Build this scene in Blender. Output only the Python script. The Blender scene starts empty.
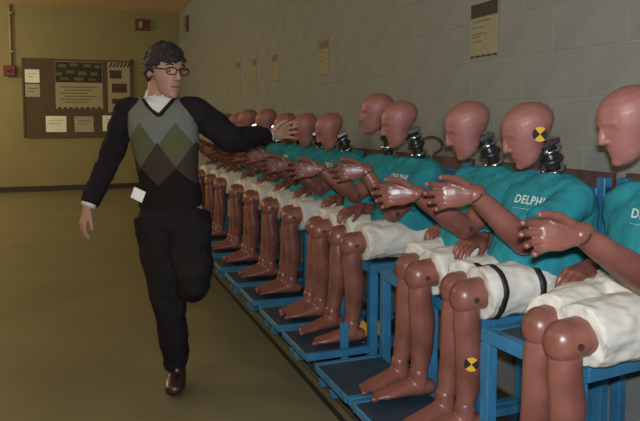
import bpy, bmesh, math, random
from mathutils import Vector, Matrix, Quaternion, noise
from mathutils.bvhtree import BVHTree
random.seed(7)
PI = math.pi
C = bpy.context.scene.collection
SC = bpy.context.scene

# ------------------------------------------------------------------ camera
TH = math.radians(20.8)          # yaw to the right of the row direction (+y)
CAM_H = 1.33
cam_d = bpy.data.cameras.new('camera'); cam = bpy.data.objects.new('camera', cam_d); C.objects.link(cam)
cam_d.sensor_width = 36; cam_d.lens = 36.0
PITCH = math.radians(4.0)
cam.location = (0, 0, CAM_H)
cam.rotation_euler = (PI/2 - PITCH, 0, -TH)
cam_d.shift_y = -(90.5 - 640*math.tan(PITCH))/640.0
cam_d.clip_start = 0.05
SC.camera = cam

# ------------------------------------------------------------------ world, lights, exposure
w = bpy.data.worlds.new('world'); SC.world = w; w.use_nodes = True
w.node_tree.nodes['Background'].inputs[0].default_value = (0.30, 0.27, 0.20, 1)
w.node_tree.nodes['Background'].inputs[1].default_value = 0.02

def area(name, loc, sx, sy, power, col, rot=(0, 0, 0)):
    l = bpy.data.lights.new(name, 'AREA'); l.shape = 'RECTANGLE'; l.size = sx; l.size_y = sy
    l.energy = power; l.color = col
    o = bpy.data.objects.new(name, l); o.location = loc; o.rotation_euler = rot; C.objects.link(o)
    return o
WARM = (1.0, 0.88, 0.57)
for xx, yy, pw in ((-2.2, 0.8, 38), (-2.6, 4.6, 56), (-3.2, 8.4, 100), (-3.9, 11.2, 180)):
    l = bpy.data.lights.new('pendant_lamp', 'POINT'); l.energy = pw; l.color = WARM; l.shadow_soft_size = 0.18
    o = bpy.data.objects.new('pendant_lamp', l); o.location = (xx, yy, 2.95); C.objects.link(o)
flash = area('camera_flash', (0.02, 0.0, CAM_H + 0.075), 0.06, 0.03, 50, (0.90, 0.96, 1.0),
             (PI/2 - math.radians(3), 0, -TH))
SC.view_settings.view_transform = 'Standard'
SC.view_settings.look = 'None'
SC.view_settings.exposure = 0.0
SC.view_settings.gamma = 1.0
SC.view_settings.use_curve_mapping = False

# ------------------------------------------------------------------ materials
def mat(name, col, rough=0.6, metal=0.0, var=0.0, vscale=8.0, col2=None, bump=0.0, bscale=40.0, spec=0.5, coat=0.0):
    m = bpy.data.materials.new(name); m.use_nodes = True
    nt = m.node_tree; b = nt.nodes['Principled BSDF']
    b.inputs['Roughness'].default_value = rough; b.inputs['Metallic'].default_value = metal
    b.inputs['Specular IOR Level'].default_value = spec
    b.inputs['Coat Weight'].default_value = coat
    b.inputs['Coat Roughness'].default_value = 0.15
    tc = nt.nodes.new('ShaderNodeTexCoord')
    if col2 is None:
        col2 = tuple(c*(1-var) for c in col)
    nz = nt.nodes.new('ShaderNodeTexNoise'); nz.inputs['Scale'].default_value = vscale; nz.inputs['Detail'].default_value = 4
    nt.links.new(tc.outputs['Object'], nz.inputs['Vector'])
    rp = nt.nodes.new('ShaderNodeValToRGB')
    rp.color_ramp.elements[0].position = 0.35; rp.color_ramp.elements[1].position = 0.65
    rp.color_ramp.elements[0].color = (*col2, 1); rp.color_ramp.elements[1].color = (*col, 1)
    nt.links.new(nz.outputs['Fac'], rp.inputs['Fac'])
    nt.links.new(rp.outputs['Color'], b.inputs['Base Color'])
    if bump:
        n2 = nt.nodes.new('ShaderNodeTexNoise'); n2.inputs['Scale'].default_value = bscale; n2.inputs['Detail'].default_value = 3
        nt.links.new(tc.outputs['Object'], n2.inputs['Vector'])
        bp = nt.nodes.new('ShaderNodeBump'); bp.inputs['Strength'].default_value = bump; bp.inputs['Distance'].default_value = 0.01
        nt.links.new(n2.outputs['Fac'], bp.inputs['Height']); nt.links.new(bp.outputs['Normal'], b.inputs['Normal'])
    return m

M = {}
M['floor'] = mat('floor_vinyl', (0.188, 0.168, 0.096), 0.38, var=0.18, vscale=1.6, bump=0.04, bscale=60)
M['block'] = mat('painted_block', (0.225, 0.232, 0.222), 0.75, var=0.10, vscale=5, bump=0.25, bscale=70)
M['mortar'] = mat('mortar', (0.26, 0.268, 0.255), 0.9, var=0.1)
M['wall'] = mat('painted_far_wall', (0.285, 0.248, 0.125), 0.8, var=0.08, vscale=2)
M['ceil'] = mat('ceiling_paint', (0.78, 0.58, 0.36), 0.9, var=0.05)
M['base'] = mat('baseboard', (0.035, 0.028, 0.022), 0.6)
M['seam'] = mat('dark_seam', (0.022, 0.018, 0.016), 0.7)
M['track'] = mat('track_plate', (0.060, 0.045, 0.032), 0.6, var=0.35, vscale=9)
M['bolt'] = mat('rusty_bolt', (0.20, 0.07, 0.05), 0.45, 0.5)
M['blue'] = mat('blue_paint', (0.036, 0.185, 0.36), 0.45, var=0.25, vscale=14, spec=0.4)
M['deck'] = mat('dark_deck', (0.022, 0.045, 0.075), 0.55, var=0.3, vscale=12)
M['board'] = mat('brown_board', (0.10, 0.048, 0.035), 0.7, var=0.4, vscale=10)
M['slot'] = mat('slot_dark', (0.008, 0.03, 0.075), 0.7)
M['vinyl'] = mat('dummy_vinyl', (0.335, 0.140, 0.125), 0.46, var=0.22, vscale=11, col2=(0.27, 0.103, 0.091), bump=0.05, bscale=90)
M['limb'] = mat('limb_vinyl', (0.255, 0.096, 0.074), 0.34, vscale=9, col2=(0.150, 0.052, 0.040), bump=0.08, bscale=60)
M['steel'] = mat('neck_steel', (0.42, 0.42, 0.44), 0.20, 1.0)
M['rubber'] = mat('black_rubber', (0.018, 0.018, 0.02), 0.35)
M['joint'] = mat('dark_joint', (0.075, 0.035, 0.028), 0.5, 0.2)
M['teal'] = mat('teal_cotton', (0.026, 0.255, 0.315), 0.9, var=0.22, vscale=7, bump=0.25, bscale=16, spec=0.2)
M['shorts'] = mat('offwhite_cotton', (0.67, 0.635, 0.58), 0.9, var=0.12, vscale=9, bump=0.25, bscale=20, spec=0.2)
M['print'] = mat('white_print', (0.62, 0.68, 0.66), 0.8)
M['strap'] = mat('black_strap', (0.015, 0.014, 0.016), 0.6)
M['yellow'] = mat('target_yellow', (0.70, 0.40, 0.03), 0.5)
M['black'] = mat('target_black', (0.012, 0.011, 0.012), 0.5)
M['paper'] = mat('white_paper', (0.90, 0.90, 0.86), 0.6, var=0.06)
M['greypaper'] = mat('grey_paper', (0.42, 0.40, 0.33), 0.8, var=0.1)
M['cream'] = mat('cream_paper', (0.40, 0.36, 0.24), 0.8, var=0.1, vscale=30)
M['wallpaper_sheet'] = mat('sheet_paper', (0.30, 0.27, 0.17), 0.8, var=0.15, vscale=30)
M['ink'] = mat('dark_ink', (0.045, 0.035, 0.032), 0.8, var=0.3, vscale=40)
M['faintink'] = mat('faint_ink', (0.15, 0.13, 0.075), 0.8)
M['cork'] = mat('board_felt', (0.115, 0.082, 0.052), 0.9, var=0.2, vscale=25)
M['frame'] = mat('board_frame', (0.10, 0.075, 0.04), 0.6)
M['red'] = mat('alarm_red', (0.16, 0.030, 0.035), 0.5)
M['conduit'] = mat('conduit', (0.36, 0.29, 0.16), 0.5)
M['skin'] = mat('skin', (0.44, 0.235, 0.17), 0.55, vscale=14, col2=(0.37, 0.19, 0.135))
M['hair'] = mat('hair', (0.016, 0.012, 0.014), 0.6, bump=0.6, bscale=160)
M['navy'] = mat('navy_knit', (0.019, 0.0155, 0.019), 0.95, var=0.3, vscale=20, bump=0.2, bscale=70, spec=0.15)
M['trouser'] = mat('black_trouser', (0.016, 0.013, 0.0145), 0.9, var=0.3, vscale=8, bump=0.3, bscale=14, spec=0.15)
M['shoe'] = mat('shoe_leather', (0.040, 0.015, 0.015), 0.35, var=0.3)
M['white'] = mat('white_cloth', (0.66, 0.64, 0.62), 0.85)
M['glassframe'] = mat('glasses_frame', (0.045, 0.014, 0.014), 0.3)
M['eye'] = mat('eye_white', (0.30, 0.24, 0.20), 0.3)

def argyle_material():
    m = bpy.data.materials.new('argyle_knit'); m.use_nodes = True
    nt = m.node_tree; b = nt.nodes['Principled BSDF']; b.inputs['Roughness'].default_value = 0.95
    b.inputs['Specular IOR Level'].default_value = 0.15
    N = nt.nodes.new; Lk = nt.links.new
    tc = N('ShaderNodeTexCoord'); sp = N('ShaderNodeSeparateXYZ'); Lk(tc.outputs['Object'], sp.inputs[0])
    def mth(op, a, bb=None):
        n = N('ShaderNodeMath'); n.operation = op
        for i, v in enumerate((a, bb)):
            if v is None: continue
            if isinstance(v, (int, float)): n.inputs[i].default_value = v
            else: Lk(v, n.inputs[i])
        return n.outputs[0]
    X = sp.outputs['X']; Z = sp.outputs['Z']
    W = 0.17                                        # diamond width
    # zigzag edge: distance of x to nearest diamond axis, 0..1
    fx = mth('ABSOLUTE', mth('SUBTRACT', mth('MULTIPLY', mth('FRACT', mth('ADD', mth('DIVIDE', mth('ADD', X, 0.0975), W), 10.0)), 2.0), 1.0))
    def below(z0, amp, flip=False):                   # 1 where z lies under a zigzag line
        t = mth('SUBTRACT', 1.0, fx) if flip else fx
        return mth('LESS_THAN', Z, mth('ADD', mth('MULTIPLY', t, amp), z0))
    def mix(f, a, bcol):
        n = N('ShaderNodeMix'); n.data_type = 'RGBA'; Lk(f, n.inputs['Factor'])
        for s, v in ((6, a), (7, bcol)):
            if isinstance(v, tuple): n.inputs[s].default_value = (*v, 1)
            else: Lk(v, n.inputs[s])
        return n.outputs[2]
    grey = (0.19, 0.195, 0.175); olive = (0.115, 0.118, 0.062); brown = (0.060, 0.043, 0.036); dark = (0.016, 0.013, 0.013)
    c = mix(below(1.205, 0.115), grey, olive)
    c = mix(below(1.105, 0.12, True), c, brown)
    c = mix(below(1.02, 0.08), c, dark)
    nz = N('ShaderNodeTexNoise'); nz.inputs['Scale'].default_value = 120; Lk(tc.outputs['Object'], nz.inputs['Vector'])
    mx = N('ShaderNodeMix'); mx.data_type = 'RGBA'; mx.blend_type = 'MULTIPLY'; mx.inputs['Factor'].default_value = 0.35
    Lk(c, mx.inputs[6]); Lk(nz.outputs['Color'], mx.inputs[7]); Lk(mx.outputs[2], b.inputs['Base Color'])
    bp = N('ShaderNodeBump'); bp.inputs['Strength'].default_value = 0.3; bp.inputs['Distance'].default_value = 0.01
    Lk(nz.outputs['Fac'], bp.inputs['Height']); Lk(bp.outputs['Normal'], b.inputs['Normal'])
    return m
M['argyle'] = argyle_material()

# ------------------------------------------------------------------ helpers
def mesh_obj(name, me, m=None, parent=None):
    o = bpy.data.objects.new(name, me); C.objects.link(o)
    if m is not None and len(me.materials) == 0: me.materials.append(m)
    if parent is not None: o.parent = parent
    return o
def obj(name, bm, m, parent=None, smooth=False):
    bmesh.ops.recalc_face_normals(bm, faces=bm.faces)
    me = bpy.data.meshes.new(name); bm.to_mesh(me); bm.free()
    if smooth: me.polygons.foreach_set('use_smooth', [True]*len(me.polygons))
    return mesh_obj(name, me, m, parent)
def tag(o, label, cat, group=None):
    o['label'] = label; o['category'] = cat
    if group: o['group'] = group
    return o
def thing(name, label, cat, loc=(0, 0, 0), rotz=0, group=None):
    o = bpy.data.objects.new(name, None); C.objects.link(o); o.location = loc; o.rotation_euler = (0, 0, rotz)
    o.empty_display_size = 0.1
    return tag(o, label, cat, group)
def add_box(bm, lo, hi, mtx=None, bevel=0.0):
    r = bmesh.ops.create_cube(bm, size=1.0)
    vs = r['verts']
    c = [(a+b)/2 for a, b in zip(lo, hi)]; s = [b-a for a, b in zip(lo, hi)]
    for v in vs:
        v.co = Vector((c[0]+v.co.x*s[0], c[1]+v.co.y*s[1], c[2]+v.co.z*s[2]))
    if bevel:
        es = list({e for v in vs for e in v.link_edges})
        g = bmesh.ops.bevel(bm, geom=es, offset=bevel, segments=1, affect='EDGES')
        vs = list({v for f in g['faces'] for v in f.verts} | {v for v in vs if v.is_valid})
    if mtx is not None:
        for v in vs: v.co = mtx @ v.co
def box(name, lo, hi, m, parent=None, bevel=0.003):
    bm = bmesh.new(); add_box(bm, lo, hi, None, bevel); return obj(name, bm, m, parent)
def resample(pts, rad, n):
    P = [Vector(p) for p in pts]; K = len(P)
    R = [(r, r) if isinstance(r, (int, float)) else r for r in rad]
    op, orr = [], []
    for i in range(K-1):
        p0 = P[max(i-1, 0)]; p1 = P[i]; p2 = P[i+1]; p3 = P[min(i+2, K-1)]
        for j in range(n):
            t = j/n; t2 = t*t; t3 = t2*t
            op.append(0.5*((2*p1)+(p2-p0)*t+(2*p0-5*p1+4*p2-p3)*t2+(3*p1-p0-3*p2+p3)*t3))
            s = t*t*(3-2*t)
            orr.append(tuple(R[i][k]*(1-s)+R[i+1][k]*s for k in (0, 1)))
    op.append(P[-1]); orr.append(R[-1])
    return op, orr
def add_tube(bm, pts, rad, seg=14, hint=(0, 0, 1), n=5, dome=True):
    """loft an elliptic tube: rad = r or (r along hint side, r across)"""
    P, R = resample(pts, rad, n)
    hint = Vector(hint); rings = []
    tang = []
    for i in range(len(P)):
        t = P[min(i+1, len(P)-1)] - P[max(i-1, 0)]
        tang.append(t.normalized())
    def ring(c, t, ra, rb):
        a = hint - t*hint.dot(t)
        if a.length < 1e-4: a = Vector((1, 0, 0)) - t*t.x
        a.normalize(); b = t.cross(a)
        return [bm.verts.new(c + a*(math.cos(2*PI*k/seg)*ra) + b*(math.sin(2*PI*k/seg)*rb)) for k in range(seg)]
    if dome:
        for ang in (80, 55, 28):
            q = math.radians(ang); m_ = min(R[0])
            rings.append(ring(P[0]-tang[0]*m_*math.sin(q)*0.9, tang[0], R[0][0]*math.cos(q), R[0][1]*math.cos(q)))
    for i in range(len(P)): rings.append(ring(P[i], tang[i], *R[i]))
    if dome:
        for ang in (28, 55, 80):
            q = math.radians(ang); m_ = min(R[-1])
            rings.append(ring(P[-1]+tang[-1]*m_*math.sin(q)*0.9, tang[-1], R[-1][0]*math.cos(q), R[-1][1]*math.cos(q)))
    for a, b in zip(rings, rings[1:]):
        for k in range(seg): bm.faces.new((a[k], a[(k+1) % seg], b[(k+1) % seg], b[k]))
    bm.faces.new(rings[0][::-1]); bm.faces.new(rings[-1])
def add_slices(bm, sl, seg=28, power=2.0):
    """horizontal slices (x, y, z, hx, hy)"""
    rings = []
    for (x, y, z, hx, hy) in sl:
        r = []
        for k in range(seg):
            a = 2*PI*k/seg; c, s = math.cos(a), math.sin(a)
            e = 2.0/power
            r.append(bm.verts.new((x+hx*math.copysign(abs(c)**e, c), y+hy*math.copysign(abs(s)**e, s), z)))
        rings.append(r)
    for a, b in zip(rings, rings[1:]):
        for k in range(seg): bm.faces.new((a[k], a[(k+1) % seg], b[(k+1) % seg], b[k]))
    bm.faces.new(rings[0][::-1]); bm.faces.new(rings[-1])
def add_ball(bm, c, r, seg=14):
    if isinstance(r, (int, float)): r = (r, r, r)
    nv = max(4, seg*2//3); rings = []
    for i in range(1, nv):
        a = PI*i/nv; rings.append([bm.verts.new((c[0]+r[0]*math.sin(a)*math.cos(2*PI*k/seg), c[1]+r[1]*math.sin(a)*math.sin(2*PI*k/seg), c[2]-r[2]*math.cos(a))) for k in range(seg)])
    lo = bm.verts.new((c[0], c[1], c[2]-r[2])); hi = bm.verts.new((c[0], c[1], c[2]+r[2]))
    for a, b in zip(rings, rings[1:]):
        for k in range(seg): bm.faces.new((a[k], a[(k+1) % seg], b[(k+1) % seg], b[k]))
    for k in range(seg):
        bm.faces.new((lo, rings[0][(k+1) % seg], rings[0][k])); bm.faces.new((hi, rings[-1][k], rings[-1][(k+1) % seg]))
def add_cyl(bm, a, b, r, seg=16, r2=None):
    a = Vector(a); b = Vector(b); d = b-a
    q = bmesh.ops.create_cone(bm, cap_ends=True, segments=seg, radius1=r, radius2=r if r2 is None else r2, depth=d.length)
    mt = Matrix.Translation((a+b)/2) @ d.to_track_quat('Z', 'Y').to_matrix().to_4x4()
    for v in q['verts']: v.co = mt @ v.co
WS = bpy.data.scenes.new('workshop')                                # scratch scene for welding, removed at the end
def remeshed(bm, voxel, smooth=4, fac=0.5):
    """weld overlapping closed shapes into one continuous skin"""
    bmesh.ops.recalc_face_normals(bm, faces=bm.faces)
    me = bpy.data.meshes.new('tmp'); bm.to_mesh(me); bm.free()
    o = bpy.data.objects.new('tmp', me); WS.collection.objects.link(o)
    r = o.modifiers.new('r', 'REMESH'); r.mode = 'VOXEL'; r.voxel_size = voxel; r.use_smooth_shade = True
    if smooth:
        s = o.modifiers.new('s', 'SMOOTH'); s.factor = fac; s.iterations = smooth
    WS.view_layers[0].update(); dg = WS.view_layers[0].depsgraph
    out = bpy.data.meshes.new_from_object(o.evaluated_get(dg), depsgraph=dg)
    bpy.data.objects.remove(o); bpy.data.meshes.remove(me)
    out.polygons.foreach_set('use_smooth', [True]*len(out.polygons))
    return out
def displace(me, fn):
    co = [v.co.copy() for v in me.vertices]; no = [v.vector.copy() for v in me.vertex_normals]
    flat = [x for c, n in zip(co, no) for x in fn(c, n)]
    me.vertices.foreach_set('co', flat); me.update()
def wrinkle(me, amp, sc, seed=0.0, stretch=(1, 1, 1)):
    off = Vector((seed*3.1, seed*1.7, seed*2.3))
    displace(me, lambda c, n: c + n*amp*noise.fractal(Vector((c.x*stretch[0], c.y*stretch[1], c.z*stretch[2]))*sc+off, 0.8, 2.0, 3))
def basis(f, t, b, loc):
    f = Vector(f).normalized(); t = Vector(t); t = (t - f*t.dot(f)).normalized()
    b2 = f.cross(t)
    if b2.dot(Vector(b)) < 0: b2 = -b2
    m = Matrix((f, t, b2)).transposed().to_4x4(); m.translation = Vector(loc)
    return m
def struct(o): o['kind'] = 'structure'; return o

# ------------------------------------------------------------------ the room
WX = 1.95; FAR = 13.0; CEIL = 3.42; LEFT = -5.0; BACK = -3.0
struct(box('floor', (LEFT, BACK, -0.1), (WX+0.2, FAR+0.2, 0.0), M['floor'], bevel=0))
struct(box('ceiling', (LEFT, BACK, CEIL), (WX+0.2, FAR+0.2, CEIL+0.1), M['ceil'], bevel=0))
wr = struct(box('wall_right', (WX+0.0022, BACK, 0.0), (WX+0.2, FAR, CEIL), M['mortar'], bevel=0))
struct(box('wall_far', (LEFT, FAR, 0.0), (WX+0.2, FAR+0.2, CEIL), M['wall'], bevel=0))
struct(box('wall_left', (LEFT-0.2, BACK, 0.0), (LEFT, FAR+0.2, CEIL), M['wall'], bevel=0))
struct(box('wall_back', (LEFT-0.2, BACK-0.2, 0.0), (WX+0.2, BACK, CEIL), M['wall'], bevel=0))
struct(box('baseboard_far', (LEFT, FAR-0.015, 0.0), (WX, FAR, 0.10), M['base'], bevel=0.003))
struct(box('trim_1', (1.055, BACK, 0.0), (1.082, FAR-0.02, 0.006), M['seam'], bevel=0.001))
struct(box('trim_2', (1.115, 0.4, 0.0), (1.90, 8.6, 0.022), M['track'], bevel=0.004))

# painted blocks of the right wall: the 300 that show largest are parts, the rest one part
def proj(x, y, z):
    Z = y*math.cos(TH) + x*math.sin(TH); X = x*math.cos(TH) - y*math.sin(TH)
    if Z < 0.1: return None
    return (320+640*X/Z, 120-640*(z-CAM_H)/Z, Z)
BL, BH = 0.406, 0.203
def block_bm(x, y, z, bm):
    add_box(bm, (x, y-BL/2+0.004, z-BH/2+0.004), (x+0.03, y+BL/2-0.004, z+BH/2-0.004), None, 0.002)
bm = bmesh.new(); block_bm(0, 0, 0, bm)
bmesh.ops.recalc_face_normals(bm, faces=bm.faces)
blk = bpy.data.meshes.new('block'); bm.to_mesh(blk); bm.free(); blk.materials.append(M['block'])
cells = []
for r in range(int(CEIL/BH)):
    z = BH*(r+0.5)
    n = int((FAR-BACK)/BL)
    for k in range(n):
        y = BACK + BL*(k+0.5) + (BL/2 if r % 2 else 0)
        if y + BL/2 > FAR: continue
        p = proj(WX, y, z)
        vis = p is not None and -30 < p[0] < 680 and -30 < p[1] < 300
        cells.append(((0 if vis else 1), p[2] if p else 99, y, z))
cells.sort()
rest = bmesh.new()
for i, (v, d, y, z) in enumerate(cells):
    if i < 298 and v == 0:
        o = bpy.data.objects.new('block', blk); C.objects.link(o); o.parent = wr
        o.location = (WX + random.uniform(-0.0012, 0.0012), y, z)
    else:
        block_bm(WX, y, z, rest)
o = obj('block_courses', rest, M['block'], wr); o['kind'] = 'stuff'

# bolts along the mounting track: parts of the track plate
trk = bpy.data.objects['trim_2']
for i, y in enumerate([0.9+0.47*k for k in range(16)]):
    b = bmesh.new(); add_cyl(b, (1.165, y, 0.02), (1.165, y, 0.034), 0.014, 8)
    obj('bolt', b, M['bolt'], trk)

# ------------------------------------------------------------------ sheets on the right wall
def wall_sheet(y, z, wd, ht, label, grp=None, header=True, faint=False):
    t = thing('wall_poster', label, 'poster', (WX-0.0005, y, z), 0, grp)
    box('sheet', (-0.004, -wd/2, -ht/2), (0.0, wd/2, ht/2), M['wallpaper_sheet'], t, 0)
    ik = M['faintink'] if faint else M['ink']
    if header:
        box('header_band', (-0.0055, -wd/2+0.004, ht/2-0.078), (-0.004, wd/2-0.004, ht/2-0.008), ik, t, 0)
    for k in range(5):
        yy = -wd/2 + wd*(k+0.5)/5
        box('footer_mark', (-0.0055, yy-wd*0.08, -ht/2+0.004), (-0.004, yy+wd*0.08, -ht/2+0.014), ik, t, 0)
    for zz, l in ((0.048, .8), (0.015, .5), (-0.02, .62), (-0.035, .35), (-0.06, .45)):
        box('text_line', (-0.005, wd/2-0.015-wd*l*0.85, zz*ht/0.3-0.003), (-0.004, wd/2-0.015, zz*ht/0.3+0.003), M['faintink'], t, 0)
    return t
wall_sheet(2.78, 1.79, 0.235, 0.285, 'tan notice sheet with a bold dark header band on the grey block wall')
wall_sheet(5.04, 1.85, 0.22, 0.30, 'faint tan notice sheet next along the wall from the bold-headed one', faint=True)
wall_sheet(6.45, 1.87, 0.22, 0.29, 'faint notice sheet, third along the block wall from the bold-headed one', faint=True)
wall_sheet(7.28, 1.90, 0.20, 0.28, 'faint notice sheet, fourth along the block wall from the bold-headed one', faint=True)
wall_sheet(8.07, 1.92, 0.22, 0.29, 'faint notice sheet, fifth along the block wall from the bold-headed one', faint=True)
# conduit strap high on the right wall by the corner
t = thing('wall_box', 'small brown electrical box high on block wall by the far corner', 'box', (WX, 11.9, 3.08))
box('cover', (-0.05, -0.07, -0.14), (0, 0.07, 0.14), M['frame'], t, 0.006)
box('latch', (-0.06, -0.015, -0.06), (-0.05, 0.015, -0.02), M['seam'], t, 0.002)

# ------------------------------------------------------------------ far wall: bulletin board, papers, alarm
def far_xz(px, py):
    k = (px-320)/640.0
    x = FAR*(k*math.cos(TH)+math.sin(TH))/(math.cos(TH)-k*math.sin(TH))
    Z = FAR*math.cos(TH)+x*math.sin(TH)
    return x, CAM_H-(py-120)*Z/640.0
def far_box(name, x0, y0, x1, y1, d0, d1, m, parent=None, bevel=0.0):
    a = far_xz(x0, (y0+y1)/2); b = far_xz(x1, (y0+y1)/2)
    mid = (x0+x1)/2; top = far_xz(mid, y0)[1]; bot = far_xz(mid, y1)[1]
    return box(name, (a[0], FAR-d1, bot), (b[0], FAR-d0, top), m, parent, bevel)
t = thing('bulletin_board', 'brown felt bulletin board on the olive far wall', 'board')
far_box('felt_panel', 25, 61, 133, 136, 0.001, 0.02, M['cork'], t)
for a in ((24, 60, 134, 62), (24, 135, 134, 137), (24, 60, 26, 137), (132, 60, 134, 137)):
    far_box('frame_rail', *a, 0.001, 0.032, M['frame'], t)
t = thing('banner_poster', 'large cream poster with dark patterned top half on the bulletin board', 'poster')
far_box('sheet', 57, 62.5, 104, 109, 0.0205, 0.024, M['cream'], t)
far_box('dark_banner', 57.3, 63, 103.5, 83, 0.024, 0.026, M['ink'], t)
for i, (a, b, c, d) in enumerate(((60, 65, 68, 68), (72, 64, 80, 67), (85, 65, 93, 68), (96, 66, 102, 69), (58, 73, 64, 76), (68, 71, 76, 74),
                                  (80, 72, 88, 76), (92, 73, 99, 76), (62, 78, 70, 80), (76, 78, 85, 81), (90, 79, 97, 81))):
    far_box('banner_mark', a, b, c, d, 0.026, 0.0275, M['faintink'], t)
for k in range(6):
    far_box('text_line', 62+(k % 2)*4, 87+k*3, 98-(k % 3)*5, 88+k*3, 0.024, 0.0255, M['faintink'], t)
for k in range(8):
    far_box('footer_mark', 59+k*5.6, 107.3, 62.5+k*5.6, 109, 0.024, 0.0255, M['ink'], t)
t = thing('photo_poster', 'narrow cream poster with striped top and three pictures on the bulletin board', 'poster')
far_box('sheet', 109, 63.2, 131, 112.5, 0.0205, 0.024, M['cream'], t)
for k in range(6):                                                # slanted hazard stripes
    x0, z1 = far_xz(110+k*3.6, 63.5); x1, z0 = far_xz(110+k*3.6, 68)
    b = bmesh.new(); wd = 0.035; sh = 0.05
    vs = [b.verts.new(p) for p in ((x0+sh, FAR-0.0255, z1), (x0+sh+wd, FAR-0.0255, z1), (x0+wd, FAR-0.0255, z0), (x0, FAR-0.0255, z0))]
    f = b.faces.new(vs); r = bmesh.ops.extrude_face_region(b, geom=[f])
    for v in r['geom']:
        if isinstance(v, bmesh.types.BMVert): v.co.y += 0.0015
    obj('stripe', b, M['ink'], t)
for a in ((111, 71, 123, 79), (113, 84, 128, 93), (113, 99, 122, 104)):
    far_box('picture', *a, 0.024, 0.026, M['board'], t)
for k, (a, m, lab) in enumerate((((27, 70, 41.5, 83), 'paper', 'bright white note pinned above the greyer note at the board edge'),
                                 ((27, 84.5, 41.5, 97), 'greypaper', 'greyish note pinned under the bright white note at the board edge'),
                                 ((46.5, 116, 67, 132), 'paper', 'white landscape sheet pinned below the banner poster'),
                                 ((75, 116.5, 94, 132), 'greypaper', 'greyish sheet pinned below the banner poster, beside the white sheet'),
                                 ((103, 115.5, 116, 131), 'paper', 'white sheet pinned below the narrow picture poster'))):
    t = thing('pinned_note', lab, 'note', (0, 0, 0), 0, 'notes pinned on the bulletin board')
    far_box('sheet', *a, 0.0205, 0.024, M[m], t)
    far_box('text_line', a[0]+3, a[1]+4, a[2]-3, a[1]+4.6, 0.024, 0.025, M['greypaper' if m == 'paper' else 'cork'], t)
    far_box('text_line', a[0]+3, a[1]+7, a[2]-6, a[1]+7.6, 0.024, 0.025, M['greypaper' if m == 'paper' else 'cork'], t)
t = thing('fire_alarm', 'small dark red alarm sounder high on the olive far wall', 'alarm')
far_box('housing', 137, 21, 151, 32, 0.001, 0.06, M['red'], t, 0.008)
far_box('lens', 141, 23.5, 144, 29.5, 0.06, 0.075, M['greypaper'], t, 0.003)
far_box('grille', 145.5, 23.5, 149, 29.5, 0.06, 0.066, M['board'], t, 0.003)
t = thing('wall_conduit', 'thin pale conduit running down the far wall to a red call box', 'pipe')
x, z = far_xz(14, 69); xt, zt = far_xz(14, -2)
b = bmesh.new(); add_cyl(b, (x, FAR-0.03, z), (x, FAR-0.03, CEIL-0.005), 0.018, 10); obj('pipe', b, M['conduit'], t, True)
for zz in (z+0.3, z+1.0):
    b = bmesh.new(); add_box(b, (x-0.045, FAR-0.055, zz-0.015), (x+0.045, FAR, zz+0.015)); obj('clamp', b, M['conduit'], t)
t = thing('call_box', 'dark red manual call box at the foot of the pale conduit', 'alarm')
far_box('housing', 6, 66, 18, 76.5, 0.001, 0.07, M['red'], t, 0.006)
far_box('handle', 9, 70, 15, 72.5, 0.07, 0.085, M['board'], t, 0.003)

# ------------------------------------------------------------------ body building blocks
def head_mesh(voxel=0.0045, ears=False, man=False):
    bm = bmesh.new()
    sl = [(-.118, .062, .010, .010), (-.112, .058, .026, .025), (-.10, .052, .042, .037), (-.078, .044, .054, .048), (-.045, .034, .066, .057), (-.015, .016, .086, .066),
          (.02, 0, .102, .077), (.050, -.004, .102, .081), (.076, -.005, .091, .074), (.096, -.005, .070, .058), (.109, -.005, .043, .037), (.116, -.005, .016, .014)]
    add_slices(bm, [(x, 0, z, hx, hy) for z, x, hx, hy in sl], 28)
    add_tube(bm, [(.094, 0, .026), (.106, 0, 0), (.112 if not man else .116, 0, -.022)], [.007, .010, .0135], 10, n=3)      # nose
    add_tube(bm, [(.103, .013, -.024), (.103, -.013, -.024)], [.009, .009], 8, n=3)
    add_tube(bm, [(.078, .045, .030), (.094, .022, .034), (.097, 0, .030), (.094, -.022, .034), (.078, -.045, .030)], [.008 if man else .0065]*5, 8, n=3)
    add_tube(bm, [(.082, .022, -.058), (.0945, 0, -.054), (.082, -.022, -.058)], [.006, .008, .006], 8, n=3)
    add_tube(bm, [(.082, .020, -.068), (.0935, 0, -.068), (.082, -.020, -.068)], [.006, .009, .006], 8, n=3)
    add_ball(bm, (.084, 0, -.102), (.018, .022, .016))
    if man:
        add_tube(bm, [(-.025, 0, -.04), (-.032, 0, -.16)], [.058, .056], 16, n=3)
    if ears:
        for s in (-1, 1): add_ball(bm, (-.008, s*.077, -.004), (.020, .008, .032))
    me = remeshed(bm, voxel, 3)
    if not man: displace(me, lambda c, n: Vector((c.x, c.y*(1.0+.10*max(0, min(1, -c.z/.1))), c.z*(.90 if c.z < 0 else 1.0))))
    soft = 1.0 if man else .7
    def fn(c, n):
        d = 0
        for s in (-1, 1):
            q = (c - Vector((.090, s*.033, .012)))
            d += math.exp(-(q.x**2+q.y**2*1.0+(q.z*1.4)**2)/(2*.0125**2))
        k = math.exp(-((c.x-.095)**2+c.y**2*.25+(c.z+.063)**2*14)/(2*.010**2))
        return c - Vector((.011*d*soft+.004*k*soft, 0, 0))
    displace(me, fn)
    return me

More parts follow.
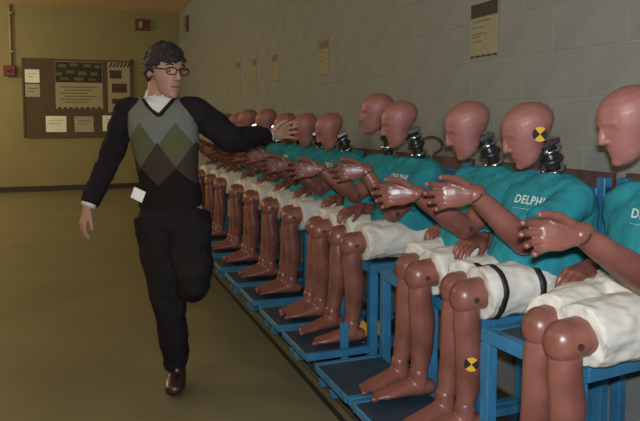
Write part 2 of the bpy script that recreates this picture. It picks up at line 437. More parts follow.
def hand_mesh(curl=(20, 30, 20), thumb_out=35, spread=4, voxel=0.003, mirror=False):
    """right hand: wrist at the origin, fingers +X, thumb side +Y, back of hand +Z"""
    bm = bmesh.new()
    add_tube(bm, [(-.02, 0, 0), (.01, 0, 0), (.045, .002, 0), (.085, .002, .001)], [(.021, .026), (.020, .031), (.0165, .041), (.013, .040)], 16, (0, 0, 1), 4)
    for i, (y, ln) in enumerate(((.030, .072), (.011, .080), (-.009, .075), (-.028, .058))):
        x0 = .088 - .004*abs(i-1); a = 0.0
        yaw = math.radians((1.3-i)*spread)
        p = Vector((x0-.02, y, .001)); pts = [p.copy()]; p = Vector((x0, y, .001)); pts.append(p.copy())
        for seg, cu in zip((.48, .30, .22), curl):
            a += math.radians(cu + 2*i)
            p = p + Vector((math.cos(a)*math.cos(yaw), math.cos(a)*math.sin(yaw), -math.sin(a)))*ln*seg
            pts.append(p.copy())
        add_tube(bm, pts, [.0095, .0105, .0098, .0088, .0072], 10, (0, 0, 1), 3)
        add_ball(bm, (x0, y, .004), (.0115, .0105, .010), 10)
    q = math.radians(thumb_out)
    p = [Vector((.018, .022, -.004)), Vector((.045, .042, -.010))]
    p.append(p[-1]+Vector((math.cos(q), math.sin(q)*.7, -.35)).normalized()*.036)
    p.append(p[-1]+Vector((math.cos(q)*1.1, math.sin(q)*.25, -.45)).normalized()*.028)
    add_tube(bm, p, [.016, .0135, .0108, .0085], 10, (0, 0, 1), 4)
    me = remeshed(bm, voxel, 2)
    if mirror:
        for v in me.vertices: v.co.z = -v.co.z
        me.flip_normals(); me.update()
    return me

# shared dummy meshes
HEAD = head_mesh(); HEAD.materials.append(M['vinyl'])
H_GRIP = hand_mesh((11, 25, 22), 26, 7, mirror=True); H_GRIP.materials.append(M['limb'])
H_REST = hand_mesh((14, 26, 18), 28, 5); H_REST.materials.append(M['limb'])

def lower_leg_mesh():
    bm = bmesh.new()                                               # knee at the origin, foot towards -x, down -z
    add_tube(bm, [(0.005, 0, -.03), (-.002, 0, -.10), (.000, 0, -.18), (-.012, 0, -.28), (-.034, 0, -.385), (-.04, 0, -.42)],
             [.044, .046, .049, .043, .032, .034], 16, (1, 0, 0), 4)
    return remeshed(bm, .006, 3)
def foot_mesh():
    bm = bmesh.new()                                               # ankle at the origin
    add_tube(bm, [(.045, 0, -.028), (.0, 0, -.022), (-.06, 0, -.030), (-.115, 0, -.040), (-.165, 0, -.046)],
             [(.030, .030), (.040, .034), (.028, .039), (.020, .043), (.014, .036)], 16, (0, 0, 1), 4)
    add_tube(bm, [(.004, 0, .03), (.002, 0, -.02)], [.036, .038], 14, (1, 0, 0), 2)
    for i, y in enumerate((-.028, -.011, .005, .018, .029)):
        add_ball(bm, (-.178+.008*i, y, -.050), (.020, .010-.0007*i, .011), 8)
    me = remeshed(bm, .0045, 3)
    for v in me.vertices: v.co.z = max(v.co.z, -.060)
    me.update(); return me
def knee_mesh():
    bm = bmesh.new()
    add_ball(bm, (.002, 0, -.004), (.057, .053, .060), 18)
    add_tube(bm, [(.02, 0, .004), (.16, 0, .010)], [.053, .062], 16, (0, 0, 1), 3)
    return remeshed(bm, .006, 3)
SHIN = lower_leg_mesh(); SHIN.materials.append(M['limb'])
FOOT = foot_mesh(); FOOT.materials.append(M['limb'])
KNEE = knee_mesh(); KNEE.materials.append(M['limb'])
bm = bmesh.new(); add_cyl(bm, (0, -.004, 0), (0, .004, 0), .0095, 12); bmesh.ops.recalc_face_normals(bm, faces=bm.faces)
KBOLT = bpy.data.meshes.new('knee_bolt'); bm.to_mesh(KBOLT); bm.free(); KBOLT.materials.append(M['joint'])

def shorts_mesh(seed, yn=-.108, yf=.108):
    bm = bmesh.new()
    add_slices(bm, [(.02, 0, .66, .13, .155), (.02, 0, .70, .16, .185), (.02, 0, .78, .15, .18), (.03, 0, .86, .12, .15)], 28, 2.4)
    for q, h in ((yn, -.085), (yf, .085)):
        add_tube(bm, [(.02, h, .755), (-.10, h+(q-h)*.4, .757), (-.20, h+(q-h)*.75, .757), (-.305, q, .752)],
                 [(.095, .10), (.094, .094), (.090, .088), (.089, .089)], 20, (0, 0, 1), 4, dome=False)
    me = remeshed(bm, .0075, 2)
    wrinkle(me, .010, 14, seed, (.6, 1, 1))
    for v in me.vertices: v.co.z = max(v.co.z, .660)
    me.update(); me.materials.append(M['shorts']); return me

def disc_target(name, r, parent, mtx, rot=0.0):
    """round photo target: black backing with two yellow quadrants"""
    b = bmesh.new(); add_cyl(b, (0, 0, 0), (0, 0, .002), r, 24)
    o = obj(name, b, M['black'], parent); o.matrix_local = mtx
    for q in (0, 2):
        b = bmesh.new(); a0 = rot+q*PI/2
        vs = [b.verts.new((0, 0, .0035))]+[b.verts.new((r*math.cos(a0+k*PI/16), r*math.sin(a0+k*PI/16), .0035)) for k in range(9)]
        f = b.faces.new(vs); e = bmesh.ops.extrude_face_region(b, geom=[f])
        for v in e['geom']:
            if isinstance(v, bmesh.types.BMVert): v.co.z -= .0012
        obj('yellow_quadrant', b, M['yellow'], o)
    return o

_txt = {}
def text_mesh(s, size):
    if (s, size) in _txt: return _txt[(s, size)]
    cu = bpy.data.curves.new('txt', 'FONT'); cu.body = s; cu.size = size; cu.align_x = 'LEFT'; cu.resolution_u = 2
    cu.offset = size*0.018; cu.space_character = 1.08
    o = bpy.data.objects.new('txt', cu); WS.collection.objects.link(o)
    WS.view_layers[0].update(); dg = WS.view_layers[0].depsgraph
    me = bpy.data.meshes.new_from_object(o.evaluated_get(dg), depsgraph=dg)
    bpy.data.objects.remove(o); bpy.data.curves.remove(cu)
    b = bmesh.new(); b.from_mesh(me); bmesh.ops.triangulate(b, faces=b.faces)
    bmesh.ops.subdivide_edges(b, edges=[e for e in b.edges if e.calc_length() > size*0.35], cuts=2)
    b.to_mesh(me); b.free()
    _txt[(s, size)] = me
    return me

PX = 1.55                                                          # x of every dummy's hip line
def dummy(label, y0, head=(1.49, 1.29), pitch=20, yaw=0, roll=0, lean=0.0, hand=(1.165, 1.075), hy=-.17,
          lap=(1.34, .13, .862), tx=0.0, slim=1.0, legs=(-.108, .10), voxel=.009, temple=False, straps=False, shin_target=False, cable=False, k=0, far=False, ank=0.0):
    t = thing('crash_test_dummy', label, 'dummy', (PX, y0, 0.66), 0, 'crash test dummies seated along the wall')
    dz = Vector((0, 0, -0.66)); O = Vector((PX, 0, 0.66))
    def W(x, y, z): return Vector((x, y, z)) - O                     # row x, dummy-relative y, height
    hx, hz = head
    # --- shirt
    ln = lean
    bm = bmesh.new()
    SL = [(1.55-PX, 0, .775-.66, .180, .186), (1.55-PX, 0, .79-.66, .190, .197), (1.56-PX, 0, .84-.66, .186, .195), (1.575-PX+ln*.3, 0, .91-.66, .170, .188),
                    (1.595-PX+ln*.6, 0, 1.0-.66, .152, .194), (1.608-PX+ln*.85, 0, 1.055-.66, .132, .198), (1.615-PX+ln, 0, 1.088-.66, .108, .182),
                    (1.620-PX+ln, 0, 1.112-.66, .080, .128), (1.622-PX+ln, 0, 1.130-.66, .062, .078), (1.622-PX+ln, 0, 1.138-.66, .056, .062)]
    add_slices(bm, [(a+tx, b_, c, d*slim, e*.89) for a, b_, c, d, e in SL], 30, 2.3)
    shN = W(1.588+ln+tx, -.152, 1.060); shF = W(1.590+ln+tx, .160, 1.060)
    wrist = W(hand[0], hy, hand[1])
    # elbow of the raised near arm: two-bone solve with the elbow hanging low
    def elbow(a, b, l1, l2, pole):
        d = (b-a); L = min(d.length, (l1+l2)*.995); dn = d.normalized()
        x = (l1*l1-l2*l2+L*L)/(2*L); h = math.sqrt(max(l1*l1-x*x, 0))
        p = Vector(pole); p = (p-dn*p.dot(dn)).normalized()
        return a+dn*x+p*h
    elN = elbow(shN, wrist, .275+tx*.4, .245+tx*.3, (.1, -.16, -1))
    lapw = W(lap[0]+.085, lap[1]+.03, lap[2]+.022)
    elF = elbow(shF, lapw, .245, .205, (.8, .15, -.8))
    def lerp(a, b, f): return a+(b-a)*f
    for sh, el in ((shN, elN), (shF, elF)):
        inn = Vector((sh.x, sh.y*.6, sh.z+.015))
        add_tube(bm, [inn, sh, lerp(sh, el, .35), lerp(sh, el, .70)], [.062, .063, .064, .066], 16, (1, 0, 0), 4, dome=False)
    me = remeshed(bm, voxel, 4)
    wrinkle(me, .011, 9, k*1.37, (1, 1, .7))
    me.materials.append(M['teal'])
    shirt = mesh_obj('shirt', me, None, t)
    # --- printed lettering on the near side of the chest
    bvh = BVHTree.FromObject(shirt, bpy.context.evaluated_depsgraph_get()) if False else BVHTree.FromPolygons([v.co.copy() for v in me.vertices], [tuple(p.vertices) for p in me.polygons])
    for s, size, yy, zz, nm in (('DELPHI', .038, .004, 1.036, 'lettering'), ('_______________', .0100, .004, 1.020, 'small_lettering')):
        if far and nm == 'small_lettering': continue
        tm = text_mesh(s, size).copy(); ok = True
        ax = Vector((.42, -.90, 0)).normalized()                     # reading direction round the chest
        nrm = Vector((-.90, -.42, 0)).normalized()
        org = W(1.42+ln+tx, yy, zz)
        for v in tm.vertices:
            p = org + ax*v.co.x + Vector((0, 0, v.co.y)) + nrm*0.25
            hit, n_, i_, d_ = bvh.ray_cast(p, -nrm)
            if hit is None: hit = p-nrm*.25; 
            v.co = hit + nrm*.0022
        tm.materials.clear(); tm.materials.append(M['print'])
        o = mesh_obj(nm, tm, None, shirt)
    # --- shorts, legs
    shorts = mesh_obj('shorts', shorts_mesh(1+k*2.3, *legs), None, t); shorts.location = (0, 0, -.66)
    for s, ly in ((-1, legs[0]), (1, legs[1])):
        kn = W(1.192+.012*(s+1), ly, .748)
        lg = mesh_obj('leg', SHIN, None, t); lg.location = kn; lg.rotation_euler = (0, math.radians(-3+ank+s*3), math.radians(s*3))
        kc = mesh_obj('knee', KNEE, None, lg); kc.rotation_euler = (0, math.radians(3-ank-s*3), 0)
        kb = mesh_obj('knee_bolt', KBOLT, None, lg); kb.location = (.012, -.052, -.004)
        kb2 = mesh_obj('knee_bolt', KBOLT, None, lg); kb2.location = (.012, .052, -.004)
        ft = mesh_obj('foot', FOOT, None, lg); ft.location = (-.040, 0, -.405); ft.rotation_euler = (0, math.radians(3-ank-s*3), math.radians(s*6))
        if shin_target and s == -1:
            mt = Matrix.Translation((-.022, -.0455, -.215)) @ Vector((-.45, -1, 0)).to_track_quat('Z', 'Y').to_matrix().to_4x4()
            disc_target('shin_target', .024, lg, mt, math.radians(35))
    if straps:
        vb = BVHTree.FromPolygons([v.co.copy() for v in shorts.data.vertices], [tuple(p.vertices) for p in shorts.data.polygons])
        for x in (-.262, -.115):
            b = bmesh.new(); cols = []
            for q in range(33):
                a = 2*PI*q/32; d = Vector((0, math.cos(a), math.sin(a))); ring = []
                for xx, out in ((x-.011, -.004), (x-.011, .0035), (x+.011, .0035), (x+.011, -.004)):
                    o_ = Vector((xx, legs[0]*.97-.04*(xx+.262), .756))
                    h_ = vb.ray_cast(o_+d*.13, -d)
                    p_ = h_[0] if h_[0] is not None and (h_[0]-o_).length > .05 else o_+d*.09
                    ring.append(b.verts.new(p_+d*out-Vector((0, 0, .66))))
                cols.append(ring)
            for c0, c1 in zip(cols, cols[1:]):
                for q in range(3): b.faces.new((c0[q], c1[q], c1[q+1], c0[q+1]))
            obj('thigh_strap', b, M['strap'], t, True)
    # --- arms
    for sh, el, wr_, hm, near in ((shN, elN, wrist, H_GRIP, True), (shF, elF, lapw, H_REST, False)):
        b = bmesh.new()
        add_tube(b, [lerp(sh, el, .25), lerp(sh, el, .6), lerp(sh, el, .97)], [.050, .048, .042], 14, (0, 0, 1), 4)
        add_ball(b, el, .045)
        d = (wr_-el)
        add_tube(b, [lerp(el, wr_, .02), lerp(el, wr_, .30), lerp(el, wr_, .65), lerp(el, wr_, .985)], [.042, .045, .037, .027], 14, (0, 0, 1), 4)
        am = remeshed(b, .006, 3); am.materials.append(M['limb'])
        arm = mesh_obj('arm', am, None, t)
        dn = d.normalized()
        b = bmesh.new(); add_cyl(b, wr_-dn*.016, wr_-dn*.009, .0285, 16); obj('wrist_joint', b, M['joint'], arm, False)
        b = bmesh.new(); bx = Vector((0, -1, 0)) if near else Vector((0, 1, 0))
        add_cyl(b, el+bx*.036, el+bx*.046, .010, 12); obj('elbow_bolt', b, M['joint'], arm)
        h = mesh_obj('hand', hm, None, arm)
        if near:
            h.matrix_local = basis((-1, .34, -.08), (-.10, .12, 1), (-.3, -1, .1), wr_) @ Matrix.Scale(1.05, 4)
        else:
            f = Vector((-1, -.35, -.16)); h.matrix_local = basis(f, (.25, -1, -.12), (0, 0, 1), wr_)
        if near:
            pass
    # --- neck: steel and rubber discs, each a part
    n0 = W(1.632+ln+tx, 0, 1.105); hc = W(hx, 0, hz)
    R = Matrix.Rotation(PI+math.radians(yaw), 4, 'Z') @ Matrix.Rotation(math.radians(pitch), 4, 'Y') @ Matrix.Rotation(math.radians(roll), 4, 'X')
    n1 = hc + (R @ Vector((-.040, 0, -.050)))
    ax = (n1-n0)
    b = bmesh.new(); add_cyl(b, n0-ax*.15, n1, .027, 14); neck = obj('neck', b, M['rubber'], t, True)
    nd = 4
    for i in range(nd):
        c0 = n0+ax*((i+.12)/nd); c1 = n0+ax*((i+.58)/nd)
        b = bmesh.new(); add_tube(b, [c0, lerp(c0, c1, .5), c1], [.038, .045, .038], 18, (1, 0, 0), 2, dome=False)
        obj('neck_disc', b, M['rubber' if i % 3 == 2 else 'steel'], neck, True)
    b = bmesh.new(); add_box(b, (-.035, -.042, -.012), (.03, .042, .012), Matrix.Translation(n1) @ R, .004); obj('neck_bracket', b, M['steel'], neck)
    if cable:
        a = n0+ax*.75+Vector((.03, -.02, 0))
        b = bmesh.new(); add_tube(b, [a, a+Vector((.05, -.01, .012)), a+Vector((.105, -.01, -.01)), a+Vector((.115, 0, -.045)), a+Vector((.07, 0, -.075))], [.006]*5, 8, (0, 1, 0), 5)
        obj('cable', b, M['joint'], neck, True)
    # --- head
    ho = mesh_obj('head', HEAD, None, t); mt = R @ Matrix.Diagonal((.93, 1.03, .98, 1)); mt.translation = hc; ho.matrix_local = mt
    if temple:
        # near side of the head is local +Y (face looks along -x of the row)
        mt = Matrix.Translation((-.008, .0778, -.002)) @ Vector((-.02, 1, -.10)).to_track_quat('Z', 'Y').to_matrix().to_4x4()
        disc_target('temple_target', .027, ho, mt, math.radians(20))
    return t

# ------------------------------------------------------------------ chairs
def chair(label, yc, xf=1.265, rot=0.0, mid_leg=False, target=False, caster=False, hw=.195, bk=0.0):
    """blue steel test chair; local x = row x minus 1.55"""
    t = thing('test_chair', label, 'chair', (PX, yc, 0.022), rot, 'blue steel chairs along the wall')
    B = M['blue']; z0 = 0.0; F = xf-PX
    def bx(n, lo, hi, m=B, p=t, bv=.003): return box(n, lo, hi, m, p, bv)
    ST = .636                                                       # seat top above the track plate
    for s in (-1, 1):
        y = s*(hw-.02)
        bx('seat_rail', (F+.041, y-.02, ST-.045), (.235, y+.02, ST-.002))
        bx('leg', (F, y-.02, .118), (F+.04, y+.02, ST-.046))
        bx('leg', (.195, y-.02, .118), (.235, y+.02, ST-.046))
        bx('base_rail', (1.02-PX, y-.02, .085), (.30, y+.02, .117))
        for xx in (-.40, .20):
            bx('base_foot', (xx-.03, y-.024, 0), (xx+.03, y+.024, .084), M['deck'])
        p = bx('back_post', (.222+bk, y-.02, ST-.001 if bk == 0 else .118), (.258+bk, y+.02, 1.10))
        for kz in range(5):
            bx('slot', (.226+bk, y-.0212, ST+.05+kz*.085), (.254+bk, y-.0198, ST+.09+kz*.085), M['slot'], p, 0)
    bx('seat_rail', (F, -hw, ST-.045), (F+.04, hw, ST-.002))
    bx('seat_panel', (F+.042, -hw+.042, ST-.02), (.22, hw-.042, ST-.003), M['deck'])
    bx('back_panel', (.2595+bk, -hw+.005, .80), (.285+bk, hw-.005, 1.115), M['board'])
    bx('back_rail', (.2225+bk, -hw+.04, 1.02), (.2575+bk, hw-.04, 1.06))
    # foot rest
    bx('foot_plate', (.955-PX, -hw+.03, .222), (1.30-PX-.04, hw-.03, .243), M['deck'])
    for s in (-1, 1):
        y = s*(hw-.015)
        bx('foot_rail', (.95-PX, y-.014, .214), (F-.001, y+.014, .246))
        bx('foot_post', (1.125-PX, y-.014, .1175), (1.155-PX, y+.014, .2135))
        if target and s == -1: bx('foot_tab', (1.12-PX, y-.006, .2465), (1.16-PX, y+.012, .37))
    bx('foot_rail', (.945-PX, -hw+.03, .214), (.954-PX, hw-.03, .246))
    if mid_leg: bx('leg', (F, -.07, .118), (F+.04, -.025, ST-.046))
    if target:
        o = disc_target('side_target', .076, t, Matrix.Translation((-.116, hw-.05, .206)) @ Matrix.Rotation(PI/2, 4, 'X'), -PI/4)
        bx('target_bracket', (-.136, hw-.0495, .118), (-.096, hw-.0425, .26))
    if caster:
        b = bmesh.new(); add_ball(b, (1.135-PX, -hw+.03, .048), (.046, .040, .046), 16); c = obj('caster', b, M['deck'], t, True)
        b = bmesh.new(); add_cyl(b, (1.135-PX, -hw-.012, .055), (1.135-PX, -hw-.004, .055), .012, 10); obj('caster_hub', b, M['steel'], c)
    return t

CH = [(1.55, dict(xf=1.228, rot=math.radians(5), mid_leg=True, hw=.20, bk=.07), 'blue steel chair under the dummy next before the target-marked one'),
      (1.975, {}, 'blue steel chair under the dummy with a round target on its temple'),
      (2.375, {}, 'blue steel chair under the first dummy beyond the target-marked one'),
      (2.86, dict(target=True), 'blue steel chair with a round yellow target by its front leg'),
      (3.29, {}, 'blue steel chair next beyond the chair bearing the yellow round target'),
      (3.77, dict(caster=True), 'blue steel chair with a dark round caster, second beyond the targeted chair'),
      (4.20, {}, 'blue steel chair, third beyond the chair with the round yellow target'),
      (4.68, {}, 'blue steel chair, fourth beyond the chair with the round yellow target'),
      (5.18, {}, 'blue steel chair, fifth beyond the chair with the round yellow target'),
      (5.70, {}, 'blue steel chair, sixth beyond the chair with the round yellow target'),
      (6.22, {}, 'blue steel chair, seventh beyond the chair with the round yellow target'),
      (6.80, {}, 'blue steel chair, eighth beyond the chair with the round yellow target')]
for yc, kw, lab in CH: chair(lab, yc, **kw)

D = [(1.43, dict(head=(1.525, 1.318), pitch=20, yaw=-20, hand=(1.175, 1.045), lap=(1.41, .10, .846), tx=.075, slim=.82, k=0, legs=(-.108, .010)), 'bald crash dummy in teal shirt seated next before the target-marked dummy'),
     (1.868, dict(head=(1.515, 1.280), pitch=24, yaw=-24, hand=(1.160, 1.10), k=1, legs=(-.086, .012), temple=True, straps=True, shin_target=True), 'crash dummy with yellow-black target on its temple and straps round its shorts'),
     (2.21, dict(head=(1.490, 1.292), pitch=24, yaw=-22, hand=(1.145, 1.065), k=2, lap=(1.40, .10, .86), legs=(-.118, .005)), 'bald crash dummy in teal shirt, first beyond the target-marked dummy'),
     (2.84, dict(head=(1.512, 1.312), pitch=19, yaw=-18, hand=(1.235, 1.10), k=3, cable=True, lap=(1.26, .10, .862)), 'crash dummy with a dark cable looping behind its neck'),
     (3.25, dict(head=(1.585, 1.365), pitch=8, yaw=-16, hand=(1.165, 1.08), lean=.02, k=4), 'upright crash dummy sitting next beyond the one with the neck cable'),
     (3.76, dict(head=(1.505, 1.262), pitch=28, yaw=-15, hand=(1.165, 1.07), k=5), 'crash dummy in teal shirt, second beyond the one with the neck cable'),
     (4.20, dict(head=(1.50, 1.265), pitch=30, yaw=-15, hand=(1.16, 1.10), k=6), 'crash dummy in teal shirt, third beyond the one with the neck cable'),
     (4.68, dict(head=(1.51, 1.27), pitch=26, yaw=-15, hand=(1.17, 1.08), k=7), 'crash dummy in teal shirt, fourth beyond the one with the neck cable'),
     (5.18, dict(head=(1.50, 1.31), pitch=24, yaw=-15, hand=(1.165, 1.10), k=8), 'crash dummy in teal shirt, fifth beyond the one with the neck cable'),
     (5.80, dict(head=(1.50, 1.315), pitch=22, yaw=-15, hand=(1.165, 1.07), k=9), 'crash dummy in teal shirt, sixth beyond the one with the neck cable'),
     (6.24, dict(head=(1.51, 1.29), pitch=20, hand=(1.165, 1.09), k=10), 'crash dummy in teal shirt, seventh beyond the one with the neck cable'),
     (6.82, dict(head=(1.51, 1.29), pitch=18, hand=(1.165, 1.08), k=11), 'crash dummy in teal shirt, eighth beyond the one with the neck cable')]
for i, (y0, kw, lab) in enumerate(D):
    if i > 3: kw['legs'] = ((-.108, .005), (-.10, .02), (-.112, -.002))[i % 3]
    dummy(lab, y0, far=i > 4, voxel=.009 if i < 5 else .012, **kw)

# ------------------------------------------------------------------ the man
PXM = 3.12/640.0
man = thing('person', 'man in argyle sweater striding down the aisle with both arms spread', 'person', (0.402, 3.185, 0.0), -TH)
def P(px, py, Y=0.0):                                               # photo pixel at the man's distance plus depth Y
    k = (3.12+Y)/640.0
    return Vector(((px-320)*k - (165-320)*PXM, Y, CAM_H-(py-120)*k))
headc = P(165.5, 72, -.03)
fwd = Vector((.74, -.67, -.14))
HR = basis(fwd, Vector((.67, .74, 0)), (0, 0, 1), headc)             # local +X face, +Y its left, +Z up
up = HR.to_3x3() @ Vector((0, 0, 1))
# limbs
shR = P(127, 111, .02); elR = P(108, 163, .06); wrR = P(86, 207, -.02)
shL = P(193, 110, .02); elL = P(232, 139, .10); wrL = P(270, 136, .34)
hipR = P(155, 222, 0); knR = P(165, 298, -.06); anR = P(173, 372, 0.0)
hipL = P(187, 220, 0); knL = P(192, 286, -.16); anL = P(174, 284, .24)
bm = bmesh.new()
add_slices(bm, [(hipR.x*.5+hipL.x*.5, .01, .84, .13, .09), (.025, .01, .95, .135, .095), (.01, .01, 1.08, .125, .085), (-.005, .01, 1.24, .145, .095), (-.01, .02, 1.36, .14, .085), (-.018, .02, 1.43, .07, .055)], 24)
add_tube(bm, [Vector((-.018, .02, 1.40)), headc-up*.06+HR.to_3x3() @ Vector((-.02, 0, 0))], [.056, .054], 16, n=3)
for sh, el, wr_ in ((shR, elR, wrR), (shL, elL, wrL)):
    add_tube(bm, [Vector((sh.x*.6, sh.y, sh.z-.02)), sh, sh.lerp(el, .5), el, el.lerp(wr_, .4), wr_], [.04, .046, .042, .036, .034, .026], 14, (0, 1, 0), 4)
for hp, kn, an in ((hipR, knR, anR), (hipL, knL, anL)):
    add_tube(bm, [hp+Vector((0, 0, .03)), hp.lerp(kn, .5), kn, kn.lerp(an, .35), an], [.082, .072, .052, .050, .036], 14, (0, 1, .1), 4)
# feet
def feet(b, an, toe, r):
    add_tube(b, [an+(an-toe)*.22, an, an.lerp(toe, .6), toe], [(r*.9, r*.9), (r, r*.95), (r*.8, r*1.05), (r*.6, r*.9)], 14, (0, 0, 1), 4)
toeR = Vector((anR.x+.012, anR.y-.11, .040)); heelR = Vector((anR.x, anR.y, .048))
feet(bm, heelR, toeR, .036)
add_tube(bm, [anR, heelR], [.036, .036], 12, (0, 1, 0), 2)
toeL = anL+Vector((-.02, .05, -.13))
feet(bm, anL+Vector((0, .03, -.01)), toeL, .034)
# head merged in
def add_mesh_to(bm, me, mt):
    n0 = len(bm.verts)
    vs = [bm.verts.new(mt @ v.co) for v in me.vertices]
    for p in me.polygons: bm.faces.new([vs[i] for i in p.vertices])
MH = head_mesh(.0045, True, True)
add_mesh_to(bm, MH, HR @ Matrix.Scale(1.02, 4))
hR = hand_mesh((16, 26, 16), 25, 4); hL = hand_mesh((4, 10, 8), 40, 9, mirror=True)
fR = (P(76, 240, -.05)-wrR); add_mesh_to(bm, hR, basis(fR, (.55, -.8, -.1), (-1, -.3, 0), wrR))
fL = Vector((.75, .40, .22)); add_mesh_to(bm, hL, basis(fL, (-.15, -.2, 1), (.35, -.9, .2), wrL))
body = remeshed(bm, .0042, 1); body.materials.append(M['skin'])
bo = mesh_obj('body', body, None, man)
# clothes
bm = bmesh.new()
add_slices(bm, [(.022, .01, .905, .152, .118), (.020, .01, .95, .152, .116), (.012, .01, 1.06, .146, .110), (.0, .01, 1.18, .160, .116), (-.010, .01, 1.29, .172, .118), (-.014, .015, 1.365, .168, .104), (-.018, .02, 1.415, .128, .083), (-.020, .02, 1.445, .085, .068)], 30, 2.3)
sw = remeshed(bm, .0075, 4); wrinkle(sw, .006, 9, 3.3)
sw.materials.append(M['argyle']); sw.materials.append(M['navy'])
for p in sw.polygons:
    if p.center.y > .05: p.material_index = 1
sweater = mesh_obj('sweater', sw, None, man)
for sh, el, wr_, sd in ((shR, elR, wrR, 1), (shL, elL, wrL, 2)):
    bm = bmesh.new()
    end = el.lerp(wr_, .93)
    add_tube(bm, [Vector((sh.x*.45, sh.y, sh.z-.012)), sh, sh.lerp(el, .5), el, el.lerp(wr_, .5), end], ([.060, .062, .060, .056, .050, .045] if sd == 1 else [.062, .068, .072, .070, .058, .048]), 16, (0, 1, 0), 4, dome=False)
    me = remeshed(bm, .007, 3); wrinkle(me, .010, 12, sd*2.2); me.materials.append(M['navy'])
    s_ = mesh_obj('sleeve', me, None, man)
    b = bmesh.new(); add_tube(b, [el.lerp(wr_, .90), el.lerp(wr_, 1.0)], [.036, .035], 16, (0, 1, 0), 2, dome=False); obj('cuff', b, M['white'], s_, True)
# V neckline trim, collar
bvh = BVHTree.FromPolygons([v.co.copy() for v in sw.vertices], [tuple(p.vertices) for p in sw.polygons])
def onto(x, z, off=.002):
    h, n, i, d = bvh.ray_cast(Vector((x, -.6, z)), Vector((0, 1, 0)))
    return (h if h else Vector((x, -.05, z))) + Vector((0, -off, 0))
vpt = (-.004, 1.352)
L_ = [(-.098, 1.438), (-.074, 1.408), (-.042, 1.378), vpt, (.022, 1.382), (.045, 1.412), (.060, 1.438)]
b = bmesh.new(); add_tube(b, [onto(x, z) for x, z in L_], [.009]*7, 8, (0, 1, 0), 4); obj('neckline', b, M['navy'], sweater, True)
b = bmesh.new()
tri = [(-.080, 1.438), (-.064, 1.411), (-.036, 1.382), (-.004, 1.364), (.017, 1.389), (.036, 1.415), (.046, 1.438)]
top = [onto(x, 1.438, .009) for x, z in tri]; bot = [onto(x, z, .009) for x, z in tri]
vt = [b.verts.new(p) for p in top]; vb = [b.verts.new(p) for p in bot]
for i in range(len(tri)-1):
    try: b.faces.new((vb[i], vb[i+1], vt[i+1], vt[i]))
    except ValueError: pass
bmesh.ops.remove_doubles(b, verts=b.verts, dist=1e-5)
obj('shirt_front', b, M['white'], man)
b = bmesh.new()
nb = Vector((-.022, .012, 1.430)); nt_ = headc-up*.135+HR.to_3x3() @ Vector((-.022, 0, 0))
add_tube(b, [nb+Vector((0, -.008, -.01)), nb.lerp(nt_, .4), nb.lerp(nt_, .75)], [(.086, .090), (.080, .080), (.074, .074)], 24, (0, 1, 0), 3, dome=False)
obj('collar', b, M['white'], man, True)
for s in (-1, 1):                                                   # collar points
    b = bmesh.new()
    c = onto(-.012, 1.435, .01)
    pts = [c+Vector((s*.012, .0, .015)), c+Vector((s*.055, .035, .020)), c+Vector((s*.052, .010, -.022)), c+Vector((s*.030, -.008, -.048))]
    vs = [b.verts.new(p) for p in pts]; f = b.faces.new(vs)
    e = bmesh.ops.extrude_face_region(b, geom=[f])
    for v in e['geom']:
        if isinstance(v, bmesh.types.BMVert): v.co.y -= .004
    obj('collar_point', b, M['white'], man)
# trousers
bm = bmesh.new()
add_slices(bm, [(.027, .01, .80, .150, .115), (.025, .01, .86, .160, .122), (.023, .01, .93, .152, .116), (.022, .01, .955, .146, .110)], 26, 2.2)
for hp, kn, an, e in ((hipR, knR, anR, .97), (hipL, knL, anL, .9)):
    add_tube(bm, [hp+Vector((0, 0, .03)), hp.lerp(kn, .5), kn, kn.lerp(an, .45), kn.lerp(an, e)], [.108, .100, .080, .073, .062], 18, (0, 1, .1), 4, dome=False)
me = remeshed(bm, .008, 4); wrinkle(me, .012, 8, 6.1); me.materials.append(M['trouser']); mesh_obj('trousers', me, None, man)
for an, toe, r in ((heelR, toeR, .050), (anL+Vector((0, .03, -.01)), toeL, .043)):
    b = bmesh.new(); feet(b, an, toe+(toe-an)*.18, r)
    add_tube(b, [an+Vector((0, 0, .045)), an], [.045, .048], 14, (0, 1, 0), 2)
    me = remeshed(b, .006, 3)
    if an is heelR:
        for v in me.vertices: v.co.z = max(v.co.z, .003)
        me.update()
    me.materials.append(M['shoe']); s_ = mesh_obj('shoe', me, None, man)
    if an is heelR:
        for q in range(3):
            z = .082-.008*q; y = an.y-.045-.022*q
            b = bmesh.new(); add_tube(b, [(an.x-.022, y, z), (an.x+.004, y-.006, z+.008), (an.x+.028, y, z)], [.0035]*3, 6, (0, 0, 1), 3); obj('lace', b, M['strap'], s_, True)
# badge on the hip
b = bmesh.new(); mt = Matrix.Translation(P(137, 195, -.125)) @ Matrix.Rotation(math.radians(22), 4, 'Y') @ Matrix.Rotation(math.radians(-18), 4, 'Z')
add_box(b, (-.033, -.002, -.027), (.033, .002, .027), mt, .001); obj('badge', b, M['paper'], man)
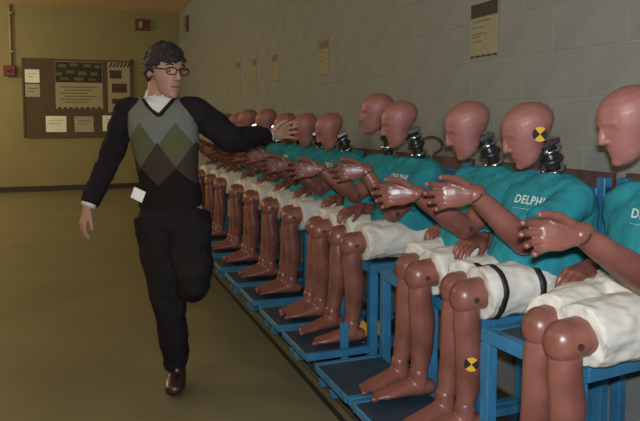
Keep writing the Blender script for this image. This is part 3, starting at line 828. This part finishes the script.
# hair
bm = bmesh.new(); rnd = random.Random(3)
for i in range(420):
    u = rnd.uniform(-1, 1); a = rnd.uniform(0, 2*PI); rr = math.sqrt(1-u*u)
    d = Vector((rr*math.cos(a), rr*math.sin(a), u))
    p = Vector((-.004+d.x*.104, d.y*.079, .026+d.z*.094))
    lim = .055 if p.x > .045 else (.030 if p.x > .01 else -.002 if p.x > -.03 else -.062)
    if p.z < lim: continue
    if p.x > .094: continue
    r = rnd.uniform(.012, .019)*(1.25 if p.z > .09 else 1.0)
    add_ball(bm, p, r, 8)
for s in (-1, 1):
    add_tube(bm, [(.012, s*.075, .035), (.014, s*.074, -.008)], [.009, .006], 8, n=3)
me = remeshed(bm, .0045, 2); wrinkle(me, .006, 60, 2.0); me.materials.append(M['hair'])
ho = mesh_obj('hair', me, None, man); ho.matrix_local = HR @ Matrix.Scale(1.02, 4)
# eyes, brows, mouth, glasses
S106 = HR @ Matrix.Scale(1.02, 4)
for s in (-1, 1):
    b = bmesh.new(); add_ball(b, (.0755, s*.033, .011), (.0115, .0125, .0085), 12); e = obj('eye', b, M['eye'], man, True); e.matrix_local = S106
    b = bmesh.new(); add_ball(b, (.0855, s*.031, .009), (.003, .0058, .0055), 8); obj('iris', b, M['hair'], e, True)
    b = bmesh.new(); add_tube(b, [(.097, s*.016, .036), (.096, s*.034, .041), (.084, s*.052, .036)], [.0035, .004, .0025], 8, n=3); o = obj('eyebrow', b, M['hair'], man, True); o.matrix_local = S106
b = bmesh.new(); add_tube(b, [(.094, .022, -.063), (.1035, 0, -.0615), (.094, -.022, -.063)], [.0022]*3, 6, n=4); o = obj('mouth', b, M['board'], man, True); o.matrix_local = S106
gl = bpy.data.objects.new('glasses', None); C.objects.link(gl); gl.parent = man; gl.matrix_local = S106
for s in (-1, 1):
    b = bmesh.new()
    pts = [(.109-.10*abs(.035+.026*math.cos(a)-.02)*.5, s*(.035+.0265*math.cos(a)), .010+.0165*math.copysign(abs(math.sin(a))**.75, math.sin(a))) for a in [2*PI*k/16 for k in range(17)]]
    add_tube(b, pts, [.0030]*17, 6, (1, 0, 0), 2, dome=False); obj('rim', b, M['glassframe'], gl, True)
    b = bmesh.new(); add_tube(b, [(.104, s*.061, .016), (.06, s*.079, .016), (-.01, s*.086, .012)], [.003]*3, 6, (0, 0, 1), 4); obj('temple_arm', b, M['glassframe'], gl, True)
b = bmesh.new(); add_tube(b, [(.110, .010, .016), (.114, 0, .019), (.110, -.010, .016)], [.003]*3, 6, (0, 0, 1), 3); obj('bridge', b, M['glassframe'], gl, True)

bpy.data.scenes.remove(WS)
